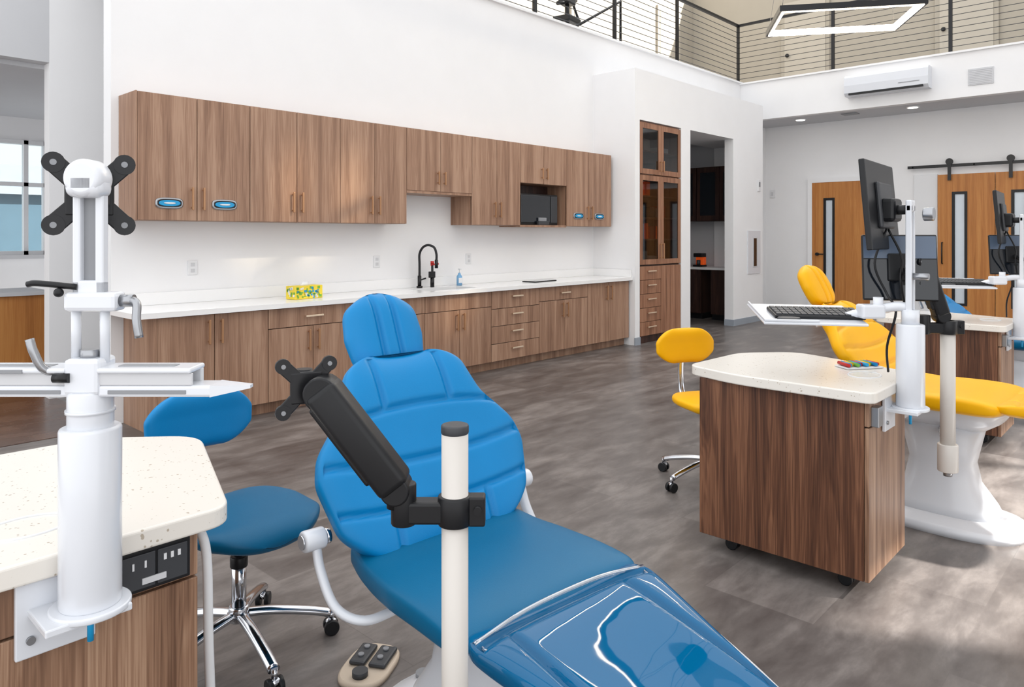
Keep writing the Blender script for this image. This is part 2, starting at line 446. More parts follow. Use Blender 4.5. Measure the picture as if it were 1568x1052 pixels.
# unseen wall behind/right of camera, shaped to cut the sun into patches
holes = [(4.9, 9.0, 0.35, 3.95), (7.7, 8.15, 9.65, 10.45), (8.3, 8.75, 9.65, 10.45), (9.25, 9.8, 8.4, 8.85), (9.6, 12.4, 0.35, 3.4)]  # unseen openings, placed so the sun lands on cabinets and floor
holed('sun_mask_wall', 'x', 1.5, 19.5, -3.35, -3.2, 0, 14.5, holes, WHITE)
for i, h in enumerate(holes):
    b = B('window_%d' % (i+2)); c = 0.05  # frame of an unseen opening shaped for the sun
    b.box((h[0], -3.33, h[2]), (h[0]+c, -3.22, h[3]), BLACKM); b.box((h[1]-c, -3.33, h[2]), (h[1], -3.22, h[3]), BLACKM)
    b.box((h[0], -3.33, h[2]), (h[1], -3.22, h[2]+c), BLACKM); b.box((h[0], -3.33, h[3]-c), (h[1], -3.22, h[3]), BLACKM)
    if h[1]-h[0] > 1.5:
        for k in range(1, 3):
            x = h[0]+(h[1]-h[0])*k/3; b.box((x-.03, -3.33, h[2]), (x+.03, -3.22, h[3]), BLACKM)
    else:
        b.box((h[0]+c, -3.28, h[2]+c), (h[1]-c, -3.275, h[3]-c), GLASST)  # pane added to weaken the sun on the cabinets
    b.done()

# ------------------------------------------------------------------ base cabinets
def pull(b, x, y, z, L, vert=True, mat=BRASS):
    # bar handle standing proud of a front that faces -Y
    r = 0.008
    if vert:
        b.box((x-r, y-.036, z-L/2), (x+r, y-.022, z+L/2), mat, .003)
        for zz in (z-L/2+.02, z+L/2-.02): b.box((x-.005, y-.024, zz-.005), (x+.005, y, zz+.005), mat)
    else:
        b.box((x-L/2, y-.036, z-r), (x+L/2, y-.022, z+r), PULLW, .003)
        for xx in (x-L/2+.02, x+L/2-.02): b.box((xx-.005, y-.024, z-.005), (xx+.005, y, z+.005), mat)

g = 0.003
def front(b, x0, x1, z0, z1, y, mat, t=0.02):
    b.box((x0+g, y, z0+g), (x1-g, y+t, z1-g), mat, .0015, 1)

b = B('base_cabinet')
for (p, q, zt) in ((2.139, 4.7, .869), (4.7, 5.6, .62), (5.6, 8.25, .869)):
    b.box((p, 5.555, .1), (q, 6.135, zt), DARKW)  # carcass coloured dark to stand in for shade between the fronts
b.box((4.7, 5.555, .62), (5.6, 5.60, .869), DARKW)
b.box((2.12, 5.53, .0), (2.138, 6.135, .869), WOOD)
b.box((2.14, 5.62, 0), (8.25, 6.1, .0995), WOOD)
Y = 5.532
front(b, 2.138, 2.57, .1, .865, Y, WOOD); front(b, 2.57, 3.018, .1, .865, Y, WOOD)
pull(b, 2.52, Y, .73, .19); pull(b, 2.62, Y, .73, .19)
for (p, q) in ((3.018, 3.85), (3.85, 4.684), (4.684, 5.618), (6.404, 7.326)):
    m_ = (p+q)/2
    front(b, p, q, .70, .865, Y, WOOD); front(b, p, m_, .1, .70, Y, WOOD); front(b, m_, q, .1, .70, Y, WOOD)
    if p != 4.684: pull(b, m_, Y, .785, .17, False)
    pull(b, m_-.045, Y, .58, .18); pull(b, m_+.045, Y, .58, .18)
for k in range(4):
    z0 = [.1, .29, .48, .67][k]; z1 = [.29, .48, .67, .865][k]
    front(b, 5.618, 6.404, z0, z1, Y, WOOD); pull(b, 6.01, Y, (z0+z1)/2+.03, .17, False)
front(b, 7.326, 7.77, .1, .865, Y, WOOD); front(b, 7.77, 8.24, .1, .865, Y, WOOD)
pull(b, 7.72, Y, .73, .19); pull(b, 7.82, Y, .73, .19)
b.done()
b = B('countertop')
sx0, sx1, sy0, sy1 = 4.82, 5.5, 5.62, 5.97
for lo, hi in (((1.97, 5.48), (sx0, 6.138)), ((sx1, 5.48), (8.255, 6.138)), ((sx0, 5.48), (sx1, sy0)), ((sx0, sy1), (sx1, 6.138))):
    b.box((lo[0], lo[1], .87), (hi[0], hi[1], .91), QUARTZ)
b.done()
b = B('backsplash')
b.box((2.05, 6.118, .911), (8.255, 6.138, 1.01), QUARTZ)
b.box((8.235, 5.50, .911), (8.255, 6.118, 1.01), QUARTZ)
b.done()
b = B('sink')
b.box((sx0-.01, sy0-.01, .66), (sx1+.01, sy1+.01, .67), STEEL)
b.box((sx0-.01, sy0-.01, .67), (sx0, sy1+.01, .869), STEEL); b.box((sx1, sy0-.01, .67), (sx1+.01, sy1+.01, .869), STEEL)
b.box((sx0, sy0-.01, .67), (sx1, sy0, .869), STEEL); b.box((sx0, sy1, .67), (sx1, sy1+.01, .869), STEEL)
b.done()
b = B('faucet', (5.03, 6.03, .911))
b.cyl((0, 0, 0), (0, 0, .02), .032, BLACKM); b.cyl((0, 0, 0), (0, 0, .13), .02, BLACKM)
b.tube([(0, 0, .1), (0, 0, .25), (0, 0, .36), (.02, -.03, .43), (.06, -.07, .455), (.10, -.12, .43), (.115, -.14, .36), (.115, -.14, .29)], .013, BLACKM)
b.cyl((.115, -.14, .30), (.115, -.14, .21), .018, BLACKM); b.tube([(0, 0, .08), (.07, -.02, .10)], .008, BLACKM)
b.done()
b = B('eyewash_tap', (5.20, 6.02, .911))
b.cyl((0, 0, 0), (0, 0, .10), .022, BLACKM); b.cyl((0, 0, .10), (0, 0, .25), .013, BLACKM); b.box((-.04, -.02, .10), (.03, .02, .17), BLACKM, .006)
b.tube([(-.02, 0, .24), (.07, -.02, .25)], .010, RED); b.cyl((0, 0, .25), (0, 0, .28), .02, RED)
b.done()
b = B('soap_bottle', (5.58, 6.0, .911))
b.loft([(0, 0, 0, .032, .025), (.10, 0, 0, .032, .025), (.125, 0, 0, .014, .014), (.14, 0, 0, .012, .012)], SOAP)
b.box((-.033, -.027, .03), (.033, -.024, .085), PLWHITE); b.cyl((0, 0, .14), (0, 0, .18), .005, PLWHITE); b.box((-.012, -.03, .175), (.012, .012, .187), PLWHITE, .003)
b.done()
b = B('tissue_box', (3.50, 5.78, .911), 8)
b.box((-.15, -.065, 0), (.15, .065, .115), YELB, .004)
for i in range(60):
    x = random.uniform(-.145, .12); z = random.uniform(.005, .09); b.box((x, -.067, z), (x+random.uniform(.012, .03), -.0655, z+random.uniform(.01, .022)), random.choice([GREEN, GREEN, PLWHITE, CYAN, YELB]))
for i in range(14):
    z = random.uniform(.01, .09); y = random.uniform(-.06, .03); b.box((-.152, y, z), (-.1505, y+.02, z+.02), random.choice([GREEN, PLWHITE]))
b.loft([(.114, 0, 0, .05, .02), (.13, .005, 0, .035, .012), (.15, .01, 0, .03, .003)], PLWHITE, 20)
b.done()
b = B('tablet', (6.72, 5.8, .911), 5); b.box((-.22, -.1, 0), (.22, .1, .012), BLACK, .004); b.box((-.2, -.085, .012), (.2, .085, .013), SCREEN); b.done()
# wall outlets
for i, (x, z) in enumerate(((2.66, 1.20), (4.55, 1.2), (5.85, 1.2))):
    b = B('wall_outlet'); b.box((x-.04, 6.13, z-.06), (x+.04, 6.14, z+.06), PLWHITE, .002)
    for dz in (-.025, .025): b.box((x-.017, 6.127, z+dz-.015), (x+.017, 6.131, z+dz+.015), GREYW, .001)
    b.done()

# ------------------------------------------------------------------ wall cabinets
b = B('wall_cabinet')
UB, UT, YF = 1.585, 2.56, 5.79
def carc(x0, x1, z0, z1):
    b.box((x0, YF+.026, z0+.001), (x1, 6.138, z1-.001), WOOD)
    b.box((x0+.001, YF+.021, z0+.003), (x1-.001, YF+.0255, z1-.003), DARKW)  # dark sheet behind the doors, painting the shade in their gaps
carc(2.097, 4.665, UB, UT); carc(4.665, 5.576, 1.926, UT); carc(5.576, 6.364, UB, UT); carc(6.364, 7.234, 2.09, UT); carc(7.234, 8.2, UB, UT)
b.box((4.665, YF, 1.90), (5.576, 6.138, 1.925), WOOD)
b.box((2.085, YF, UB), (2.096, 6.138, UT), WOOD)
b.box((6.364, YF+.01, UB-.015), (7.234, 6.138, UB+.01), WOOD)
b.box((6.364, 6.11, UB), (7.234, 6.137, 2.09), DARKW)
for (p, m_, q, z0, hz) in ((2.096, 2.548, 2.993, UB, 1.76), (2.993, 3.433, 3.88, UB, 1.76), (3.88, 4.272, 4.665, UB, 1.76), (4.665, 5.119, 5.576, 1.925, 2.07),
                       (5.576, 5.967, 6.364, UB, 1.76), (6.364, 6.789, 7.234, 2.09, 2.22), (7.234, 7.70, 8.2, UB, 1.76)):
    front(b, p, m_, z0, UT, YF, WOOD); front(b, m_, q, z0, UT, YF, WOOD)
    pull(b, m_-.045, YF, hz, .18 if z0 < 1.7 else .14); pull(b, m_+.045, YF, hz, .18 if z0 < 1.7 else .14)
b.done()
for x in (2.33, 2.77, 7.47, 7.92):
    b = B('glove_dispenser', (x, YF, 1.72))
    b.T = Matrix.Rotation(math.radians(90), 4, 'X')
    b.loft([(0, 0, 0, .105, .043), (.008, 0, 0, .105, .043), (.012, 0, 0, .098, .036)], STEEL, ex=3.4)
    b.loft([(.0121, 0, 0, .092, .031), (.0135, 0, 0, .09, .030)], BLACK, ex=3.4)
    b.loft([(.0136, 0, 0, .082, .024), (.015, 0, 0, .078, .020)], CYAN, ex=2.4)
    b.loft([(.0151, 0, 0, .045, .008), (.019, .01, 0, .028, .004)], PLWHITE)
    b.done()
b = B('niche_screen', (6.80, 5.98, UB+.012))  # box standing in for the screen and stand in the niche
b.box((-.36, -.10, 0), (.36, .10, .38), BLACK, .01); b.box((-.34, -.112, .03), (.20, -.10, .36), SCREEN, .003); b.box((.22, -.108, .03), (.345, -.10, .36), DGREY, .002)
b.box((-.06, -.15, 0), (.14, -.112, .05), DGREY, .006); b.box((-.04, -.14, .04), (.10, -.116, .09), GREYP, .006)
b.done()

# ------------------------------------------------------------------ tall cabinet
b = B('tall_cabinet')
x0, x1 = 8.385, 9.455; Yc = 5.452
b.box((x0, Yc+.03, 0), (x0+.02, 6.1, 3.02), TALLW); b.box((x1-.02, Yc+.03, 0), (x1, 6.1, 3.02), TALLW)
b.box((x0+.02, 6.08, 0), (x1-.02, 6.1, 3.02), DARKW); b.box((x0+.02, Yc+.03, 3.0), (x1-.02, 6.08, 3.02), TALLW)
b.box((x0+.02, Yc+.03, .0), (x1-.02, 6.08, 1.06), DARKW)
for z in (1.4, 1.7, 2.0, 2.29, 2.62): b.box((x0+.02, Yc+.05, z), (x1-.02, 6.08, z+.02), TALLW)
xm = (x0+x1)/2
for (p, q) in ((x0, xm), (xm, x1)):
    for (z0, z1) in ((1.07, 2.29), (2.31, 3.0)):
        fr = .07
        b.box((p+g, Yc, z0), (p+fr, Yc+.02, z1), TALLW); b.box((q-fr, Yc, z0), (q-g, Yc+.02, z1), TALLW)
        b.box((p+fr, Yc, z0), (q-fr, Yc+.02, z0+fr), TALLW); b.box((p+fr, Yc, z1-fr), (q-fr, Yc+.02, z1), TALLW)
        b.box((p+fr, Yc+.008, z0+fr), (q-fr, Yc+.012, z1-fr), GLASSD)
front(b, xm, x1, .1, 1.05, Yc, TALLW)
for k in range(5): front(b, x0, xm, .1+k*.19, .29+k*.19, Yc, TALLW); pull(b, (x0+xm)/2, Yc, .22+k*.19, .2, False)
for z, L in ((1.25, .22), (2.43, .16)): pull(b, xm-.035, Yc, z, L); pull(b, xm+.035, Yc, z, L)
for z in (1.08, 1.42, 1.72, 2.02, 2.31, 2.64):
    x = x0+.1
    while x < x1-.2:
        w = random.uniform(.06, .2); h = random.uniform(.08, .22)
        if random.random() < .75: b.box((x, 5.6, z), (x+w, 5.8, z+h), random.choice([BEIGEP, RED, PLWHITE, DGREY, BEIGEP, ORANGE]))
        x += w+.04
b.done()
# pantry cabinets seen through opening
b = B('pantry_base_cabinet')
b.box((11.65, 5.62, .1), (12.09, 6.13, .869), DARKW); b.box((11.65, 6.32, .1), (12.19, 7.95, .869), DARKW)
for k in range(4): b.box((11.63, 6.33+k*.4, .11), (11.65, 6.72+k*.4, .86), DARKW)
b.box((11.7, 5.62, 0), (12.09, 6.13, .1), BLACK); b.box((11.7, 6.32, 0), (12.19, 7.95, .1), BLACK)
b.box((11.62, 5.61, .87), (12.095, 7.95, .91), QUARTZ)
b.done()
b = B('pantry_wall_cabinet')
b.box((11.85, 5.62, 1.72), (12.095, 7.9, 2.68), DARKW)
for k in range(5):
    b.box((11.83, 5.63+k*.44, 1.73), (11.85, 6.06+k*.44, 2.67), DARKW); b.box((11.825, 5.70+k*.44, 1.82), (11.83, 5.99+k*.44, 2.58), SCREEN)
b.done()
b = B('coffee_maker', (11.85, 6.45, .911)); b.box((-.09, -.09, 0), (.09, .09, .03), BLACK, .005); b.box((-.0, -.08, .03), (.09, .08, .17), ORANGE, .01); b.box((-.09, -.08, .17), (.09, .08, .24), BLACK, .01); b.cyl((-.045, 0, .03), (-.045, 0, .12), .035, DGREY); b.done()
b = B('pantry_faucet', (12.0, 6.9, .911)); b.tube([(0, 0, 0), (0, 0, .25), (-.04, 0, .33), (-.12, 0, .33), (-.14, 0, .24)], .012, BLACKM); b.done()

# fire extinguisher cabinet, switches
b = B('fire_extinguisher_cabinet')
b.box((11.62, 5.435, .82), (12.10, 5.449, 1.55), ENAMEL, .004); b.box((11.80, 5.428, .93), (11.98, 5.436, 1.44), GREYW, .002)
b.box((11.82, 5.424, .95), (11.93, 5.429, 1.42), SCREEN, .002); b.done()
b = B('thermostat'); b.box((12.0, 5.43, 2.22), (12.1, 5.449, 2.42), PLWHITE, .006); b.box((12.02, 5.426, 2.30), (12.08, 5.431, 2.38), GREYP, .002); b.done()
b = B('wall_switch'); b.box((13.88, 5.95, 2.2), (13.9, 6.05, 2.35), PLWHITE, .004); b.box((13.87, 5.98, 2.24), (13.885, 6.02, 2.31), GREYW, .002); b.done()

# ------------------------------------------------------------------ rear doors
def slab(b, y0, y1, z0, z1, x, s0, s1, sz0, sz1):
    b.box((x, y0, z0), (x+.04, s0, z1), HONEY); b.box((x, s1, z0), (x+.04, y1, z1), HONEY)
    b.box((x, s0, z0), (x+.04, s1, sz0), HONEY); b.box((x, s0, sz1), (x+.04, s1, z1), HONEY)
    f = .04
    b.box((x-.008, s0-f, sz0-f), (x+.042, s0, sz1+f), BLACK); b.box((x-.008, s1, sz0-f), (x+.042, s1+f, sz1+f), BLACK)
    b.box((x-.008, s0, sz0-f), (x+.042, s1, sz0), BLACK); b.box((x-.008, s0, sz1), (x+.042, s1, sz1+f), BLACK)
    b.box((x+.015, s0, sz0), (x+.02, s1, sz1), FROST)
b = B('door_1')
slab(b, 4.20, 5.22, .01, 2.45, 13.85, 4.85, 4.97, .30, 2.12)
b.cyl((13.85, 5.12, 1.12), (13.80, 5.12, 1.12), .03, BLACK); b.tube([(13.81, 5.12, 1.12), (13.80, 5.10, 1.12), (13.80, 5.0, 1.12)], .011, BLACK)
b.done()
b = B('trim_3')
b.box((13.84, 5.22, 0), (13.9, 5.30, 2.53), WHITE); b.box((13.84, 4.12, 0), (13.9, 4.20, 2.53), WHITE); b.box((13.84, 4.20, 2.45), (13.9, 5.22, 2.53), WHITE); b.done()
b = B('door_2')
slab(b, 2.32, 3.13, .02, 2.48, 13.82, 2.74, 2.88, .35, 2.15); slab(b, 1.3, 2.31, .02, 2.48, 13.82, 1.92, 2.06, .35, 2.15)
b.tube([(13.82, 3.06, 1.0), (13.78, 3.06, 1.0), (13.78, 3.06, 1.35), (13.82, 3.06, 1.35)], .01, BLACK, res=1)
b.box((13.79, .6, 2.60), (13.80, 3.58, 2.65), BLACKM)
for y in (2.95, 2.1, 1.4):
    b.box((13.775, y-.025, 2.38), (13.79, y+.025, 2.72), BLACKM); b.cyl((13.77, y, 2.69), (13.80, y, 2.69), .055, BLACKM)
for y in (.7, 1.7, 2.6, 3.5): b.cyl((13.79, y, 2.625), (13.9, y, 2.625), .012, BLACKM)
b.done()
b = B('opening_panel'); b.box((13.86, 3.14, 0), (13.9, 3.5, 2.5), PLWHITE, .004); b.done()  # white panel standing in for a bright opening, no hole cut

# air conditioner, vent, downlights
b = B('air_conditioner', (12.8, 3.6, 3.93))
vs = [(0, -.17), (-.17, -.17), (-.215, -.12), (-.225, .0), (-.215, .13), (-.18, .17), (0, .17)]
V_ = [(p[0], y, p[1]) for y in (-.62, .62) for p in vs]; n_ = len(vs)
b.add(V_, [tuple(range(n_)), tuple(range(n_, 2*n_))]+[(i, (i+1) % n_, n_+(i+1) % n_, n_+i) for i in range(n_)], ENAMEL)
b.box((-.222, -.55, -.155), (-.16, .55, -.125), BLACK); b.box((-.228, -.5, -.06), (-.222, -.2, -.052), GREYP)
b.done()
b = B('air_vent'); b.box((12.785, 2.16, 3.73), (12.8, 2.49, 3.98), GREYW, .003)
for k in range(9): b.box((12.78, 2.18, 3.75+k*.025), (12.787, 2.47, 3.762+k*.025), GREYW)
b.done()
for (x, y) in ((13.25, 5.2), (13.2, 3.35), (13.25, 1.5)):
    b = B('recessed_downlight'); b.cyl((x, y, 3.57), (x, y, 3.555), .10, PLWHITE, n=32); b.cyl((x, y, 3.556), (x, y, 3.55), .075, DLIGHT, n=32); b.done()
b = B('ceiling_vent'); b.box((13.1, 4.2, 3.555), (13.3, 4.45, 3.57), GREYP, .003); b.done()

# ------------------------------------------------------------------ railing
b = B('railing')
ry, rx, zt = 6.22, 12.88, 5.36
zb = 4.28
for x in (5.33, 7.11, 8.89, 10.67, 12.88): b.box((x-.025, ry-.02, zb), (x+.025, ry+.02, zt), BLACKM)
for y in (4.5, 2.74, .95, -.8): b.box((rx-.02, y-.025, zb), (rx+.02, y+.025, zt), BLACKM)
b.box((3.0, ry-.025, zt), (rx+.025, ry+.025, zt+.04), BLACKM); b.box((rx-.025, -3, zt), (rx+.025, ry+.025, zt+.04), BLACKM)
for k in range(10):
    z = zb+.1+k*.097
    b.cyl((3.0, ry, z), (rx, ry, z), .005, DGREY, n=6); b.cyl((rx, ry, z), (rx, -3, z), .005, DGREY, n=6)
b.done()
# mezzanine doors and things
for i, (x, y, ax) in enumerate(((11.2, 8.5, 0), (14.2, 8.5, 0), (15.3, 5.9, 1), (15.3, 3.0, 1))):
    b = B('door_%d' % (i+3))
    if ax == 0:
        b.box((x-.5, y-.05, 4.24), (x+.5, y, 6.45), BEIGE, .004); b.box((x-.42, y-.06, 4.25), (x+.42, y-.05, 6.37), BEIGED); b.sphere((x-.35, y-.1, 5.25), .04, BLACK)
    else:
        b.box((x-.05, y-.5, 4.24), (x, y+.5, 6.45), BEIGE, .004); b.box((x-.06, y-.42, 4.25), (x-.05, y+.42, 6.37), BEIGED); b.sphere((x-.1, y+.35, 5.25), .04, BLACK)
    b.done()
b = B('exercise_machine', (9.0, 7.2, 4.24), 10)
b.box((-.5, -.25, 0), (.5, -.2, .05), BLACKM); b.box((-.5, .2, 0), (.5, .25, .05), BLACKM); b.box((-.03, -.25, 0), (.03, .25, .05), BLACKM)
b.tube([(0, 0, .04), (0, 0, 1.5)], .035, BLACKM); b.tube([(-.3, 0, .8), (.3, 0, 1.0)], .03, BLACKM); b.box((-.2, -.15, .55), (.2, .15, .65), BLACK, .02)
b.box((-.12, -.1, .85), (.12, .1, 1.1), BLACK, .02); b.tube([(-.4, 0, 1.2), (0, 0, 1.1), (.4, 0, .7)], .02, BLACKM)
b.done()
b = B('stair_handrail'); b.tube([(8.1, 6.5, 4.24), (8.12, 6.5, 4.36), (9.45, 6.5, 5.1), (9.45, 6.5, 4.24)], .022, BLACKM, res=1); b.done()

# pendant lamps
ang = math.degrees(math.atan2(-.85, .53))
def pendant(loc, an):
    b = B('pendant_lamp', loc, an)
    hl, hw, t, H = .73, .51, .022, .065
    for (lo, hi) in (((-hl, -hw), (hl, -hw+2*t)), ((-hl, hw-2*t), (hl, hw)), ((-hl, -hw+2*t), (-hl+2*t, hw-2*t)), ((hl-2*t, -hw+2*t), (hl, hw-2*t))):
        b.box((lo[0], lo[1], 0), (hi[0], hi[1], H), BLACKM)
    i0 = 2*t
    for (lo, hi) in (((-hl+i0, -hw+i0), (hl-i0, -hw+i0+.008)), ((-hl+i0, hw-i0-.008), (hl-i0, hw-i0)), ((-hl+i0, -hw+i0), (-hl+i0+.008, hw-i0)), ((hl-i0-.008, -hw+i0), (hl-i0, hw-i0))):
        b.box((lo[0], lo[1], -.004), (hi[0], hi[1], H-.005), LED)
    for (lo, hi) in (((-hl+.026, -hw+.026), (hl-.026, -hw+.044)), ((-hl+.026, hw-.044), (hl-.026, hw-.026)), ((-hl+.026, -hw+.026), (-hl+.044, hw-.026)), ((hl-.044, -hw+.026), (hl-.026, hw-.026))):
        b.box((lo[0], lo[1], -.006), (hi[0], hi[1], 0), LED)
    for sx in (-1, 1):
        for sy in (-1, 1): b.cyl((sx*(hl-.03), sy*(hw-.03), H), (sx*.1, sy*.05, 4.03), .003, STEEL, n=6)
    b.cyl((0, 0, 4.0), (0, 0, 4.13), .14, BLACKM)
    b.done()
pendant((8.51, 2.89, 3.87), ang)
pendant((5.55, 2.75, 3.87), ang)
boxobj('ceiling_beam', (8.35, -3.2, 8.0), (8.65, 8.6, 8.3), WHITE)
boxobj('ceiling_beam', (5.4, -3.2, 8.0), (5.7, 8.6, 8.3), WHITE)

# ------------------------------------------------------------------ dental chairs
def chair(name, loc, rot, mb, ms, ml, sz, back, head, leg, res=1.0, cover=False):
    b = B(name, loc, rot)
    N = int(110*res); M = int(130*res)
    # seat
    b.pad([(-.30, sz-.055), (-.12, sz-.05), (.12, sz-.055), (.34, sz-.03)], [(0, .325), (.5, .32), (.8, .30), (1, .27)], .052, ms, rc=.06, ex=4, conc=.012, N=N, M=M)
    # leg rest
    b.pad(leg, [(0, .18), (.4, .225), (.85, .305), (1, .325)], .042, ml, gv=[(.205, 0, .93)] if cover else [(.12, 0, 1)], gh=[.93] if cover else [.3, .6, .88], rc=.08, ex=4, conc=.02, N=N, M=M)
    # backrest
    b.pad(back, [(0, .20), (.07, .27), (.18, .345), (.43, .385), (.55, .365), (.64, .315), (.72, .265), (.85, .235), (.94, .22), (1, .19)], .06, mb,
          gh=[.24, .46, .70], gv=[(.125, .70, .98), (.17, 0, .24)], rc=.08, ex=3.0, conc=.045, N=N, M=M, crown=.012)
    # headrest
    b.pad(head, [(0, .08), (.18, .130), (.5, .150), (.82, .138), (1, .10)], .048, mb, gv=[(.034, .0, 1.0)], rc=.10, ex=2.4, conc=.015, N=N, M=M, pe=4, crown=.012)
    # headrest support and back shell
    hb = Vector((0, head[0][0]+.06, head[0][1]+.06)); bt = Vector((0, back[-1][0]+.01, back[-1][1]-.12))
    b.tube([hb, (hb+bt)/2+Vector((0, .03, 0)), bt+Vector((0, .03, 0))], .03, ENAMEL, flat=.4)
    dv = Vector((0, back[-1][0]-back[0][0], back[-1][1]-back[0][1])).normalized(); nv = Vector((0, dv.z, -dv.y))
    c0 = Vector((0, back[0][0], back[0][1]))+nv*.06
    b.tube([c0, c0+dv*.2, c0+dv*.4], .10, ENAMEL, n=20, flat=.25)
    # seat frame
    b.loft([(sz-.20, 0, .02, .12, .20), (sz-.15, 0, .02, .20, .27), (sz-.10, 0, .02, .245, .30), (sz-.085, 0, .02, .25, .30)], ENAMEL, ex=4)
    # pedestal and base
    zt_ = sz-.15
    b.loft([(.06, 0, .02, .17, .27), (.12, 0, .02, .15, .24), (.22, 0, .02, .115, .17), (.32, 0, .02, .105, .15), (zt_, 0, .02, .15, .2)], ENAMEL, ex=3)
    b.loft([(0, 0, .02, .25, .37), (.035, 0, .02, .25, .37), (.05, 0, .02, .235, .355), (.075, 0, .02, .17, .28)], ENAMEL, ex=2.6)
    b.cyl((0, .33, .045), (0, .33, .075), .025, GREYP)
    # arm brackets
    for sx in (-1, 1):
        b.tube([(sx*.22, .12, sz-.13), (sx*.32, .14, sz-.14), (sx*.375, .20, sz-.11), (sx*.385, .27, sz-.03), (sx*.385, .30, sz+.045)], .017, ENAMEL, flat=.7)
        b.cyl((sx*.36, .30, sz+.05), (sx*.425, .30, sz+.05), .030, ENAMEL, bev=.006); b.cyl((sx*.345, .30, sz+.05), (sx*.36, .30, sz+.05), .022, CHROME)
        b.cyl((sx*.425, .30, sz+.05), (sx*.43, .30, sz+.05), .02, CHROME)
    if cover:
        # clear vinyl welts round the cover
        top = leg[-1]
        b.tube([(-.30, top[0]-.055, top[1]+.026), (-.15, top[0]-.045, top[1]+.043), (0, top[0]-.04, top[1]+.045), (.15, top[0]-.045, top[1]+.043), (.30, top[0]-.055, top[1]+.026)], .006, SEAM, n=8)
        for sx in (-1, 1):
            b.tube([(sx*(.288-.016*k-.001*k*k), top[0]-.07-.12*k, float(np.interp(top[0]-.07-.12*k, [p[0] for p in leg], [p[1] for p in leg]))+.036) for k in range(6)], .004, SEAM, n=8)
    return b.done()

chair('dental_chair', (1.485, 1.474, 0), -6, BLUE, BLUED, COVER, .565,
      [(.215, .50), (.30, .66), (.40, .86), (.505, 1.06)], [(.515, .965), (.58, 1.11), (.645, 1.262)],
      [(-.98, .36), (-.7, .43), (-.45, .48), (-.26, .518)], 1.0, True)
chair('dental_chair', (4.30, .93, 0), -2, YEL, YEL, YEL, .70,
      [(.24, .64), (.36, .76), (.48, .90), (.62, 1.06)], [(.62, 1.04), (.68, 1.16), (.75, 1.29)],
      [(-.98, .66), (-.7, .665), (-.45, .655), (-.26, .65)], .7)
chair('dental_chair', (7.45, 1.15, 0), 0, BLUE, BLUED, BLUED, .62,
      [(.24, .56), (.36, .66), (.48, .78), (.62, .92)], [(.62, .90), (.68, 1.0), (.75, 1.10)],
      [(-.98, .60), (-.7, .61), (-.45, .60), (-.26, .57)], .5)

# foot control
b = B('foot_control', (1.49, 2.05, 0), 30)
b.loft([(0, 0, 0, .125, .085), (.012, 0, 0, .125, .085), (.018, 0, 0, .117, .078)], BEIGEP, ex=3)
b.box((-.03, -.068, .018), (.09, -.006, .034), DGREY, .01); b.box((-.03, .006, .018), (.09, .064, .034), DGREY, .01)
for x in (.01, .06):
    for y in (-.035, .035): b.cyl((x, y, .034), (x, y, .040), .010, GREYP)
b.cyl((-.075, 0, .018), (-.075, 0, .036), .026, DGREY)
b.done()

# ------------------------------------------------------------------ stools
def stool(name, loc, rot, m1, m2, a0=0):
    b = B(name, loc, rot)
    for k in range(5):
        a = math.radians(a0+72*k-rot); c, s_ = math.cos(a), math.sin(a)
        b.tube([(.02*c, .02*s_, .135), (.12*c, .12*s_, .125), (.24*c, .24*s_, .10), (.315*c, .315*s_, .078)], .021, CHROME, flat=.75)
        cx, cy = .32*c, .32*s_
        b.cyl((cx, cy, .05), (cx, cy, .085), .011, CHROME)
        for sgn in (-1, 1):
            px_, py_ = cx-s_*.008*sgn, cy+c*.008*sgn
            b.cyl((px_, py_, .0275), (px_-s_*.018*sgn, py_+c*.018*sgn, .0275), .0275, BLACK, n=20, bev=.003)
        b.box((cx-.018, cy-.018, .03), (cx+.018, cy+.018, .055), CHROME, .01)
    b.cyl((0, 0, .11), (0, 0, .165), .035, CHROME, bev=.006); b.cyl((0, 0, .16), (0, 0, .33), .025, CHROME); b.cyl((0, 0, .33), (0, 0, .42), .016, CHROME)
    b.cyl((0, 0, .30), (0, 0, .34), .03, BLACK, bev=.004)
    b.box((-.09, -.11, .41), (.09, .13, .435), BLACK, .01)
    b.tube([(.08, .02, .425), (.17, .03, .42), (.23, .035, .40)], .008, BLACK)
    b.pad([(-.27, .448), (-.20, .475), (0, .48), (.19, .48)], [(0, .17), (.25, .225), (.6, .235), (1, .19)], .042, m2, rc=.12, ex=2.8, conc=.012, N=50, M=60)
    b.tube([(0, .12, .42), (0, .22, .42), (0, .31, .46), (0, .335, .58), (0, .325, .76)], .022, CHROME, flat=.45)
    b.box((-.03, .25, .40), (.03, .31, .45), BLACK, .01)
    # padded backrest
    b.T = Matrix.Translation((0, .295, 0))
    b.pad([(.0, .665), (.006, .73), (.008, .80), (.0, .885)], [(0, .165), (.3, .205), (.6, .208), (1, .165)], .036, m1, rc=.085, ex=2.6, conc=.018, N=50, M=60)
    return b.done()
stool('operator_stool', (1.235, 2.47, 0), 2, BLUE, BLUED, 47)
stool('operator_stool', (4.0, 2.10, 0), -28, YEL, YEL, 20)

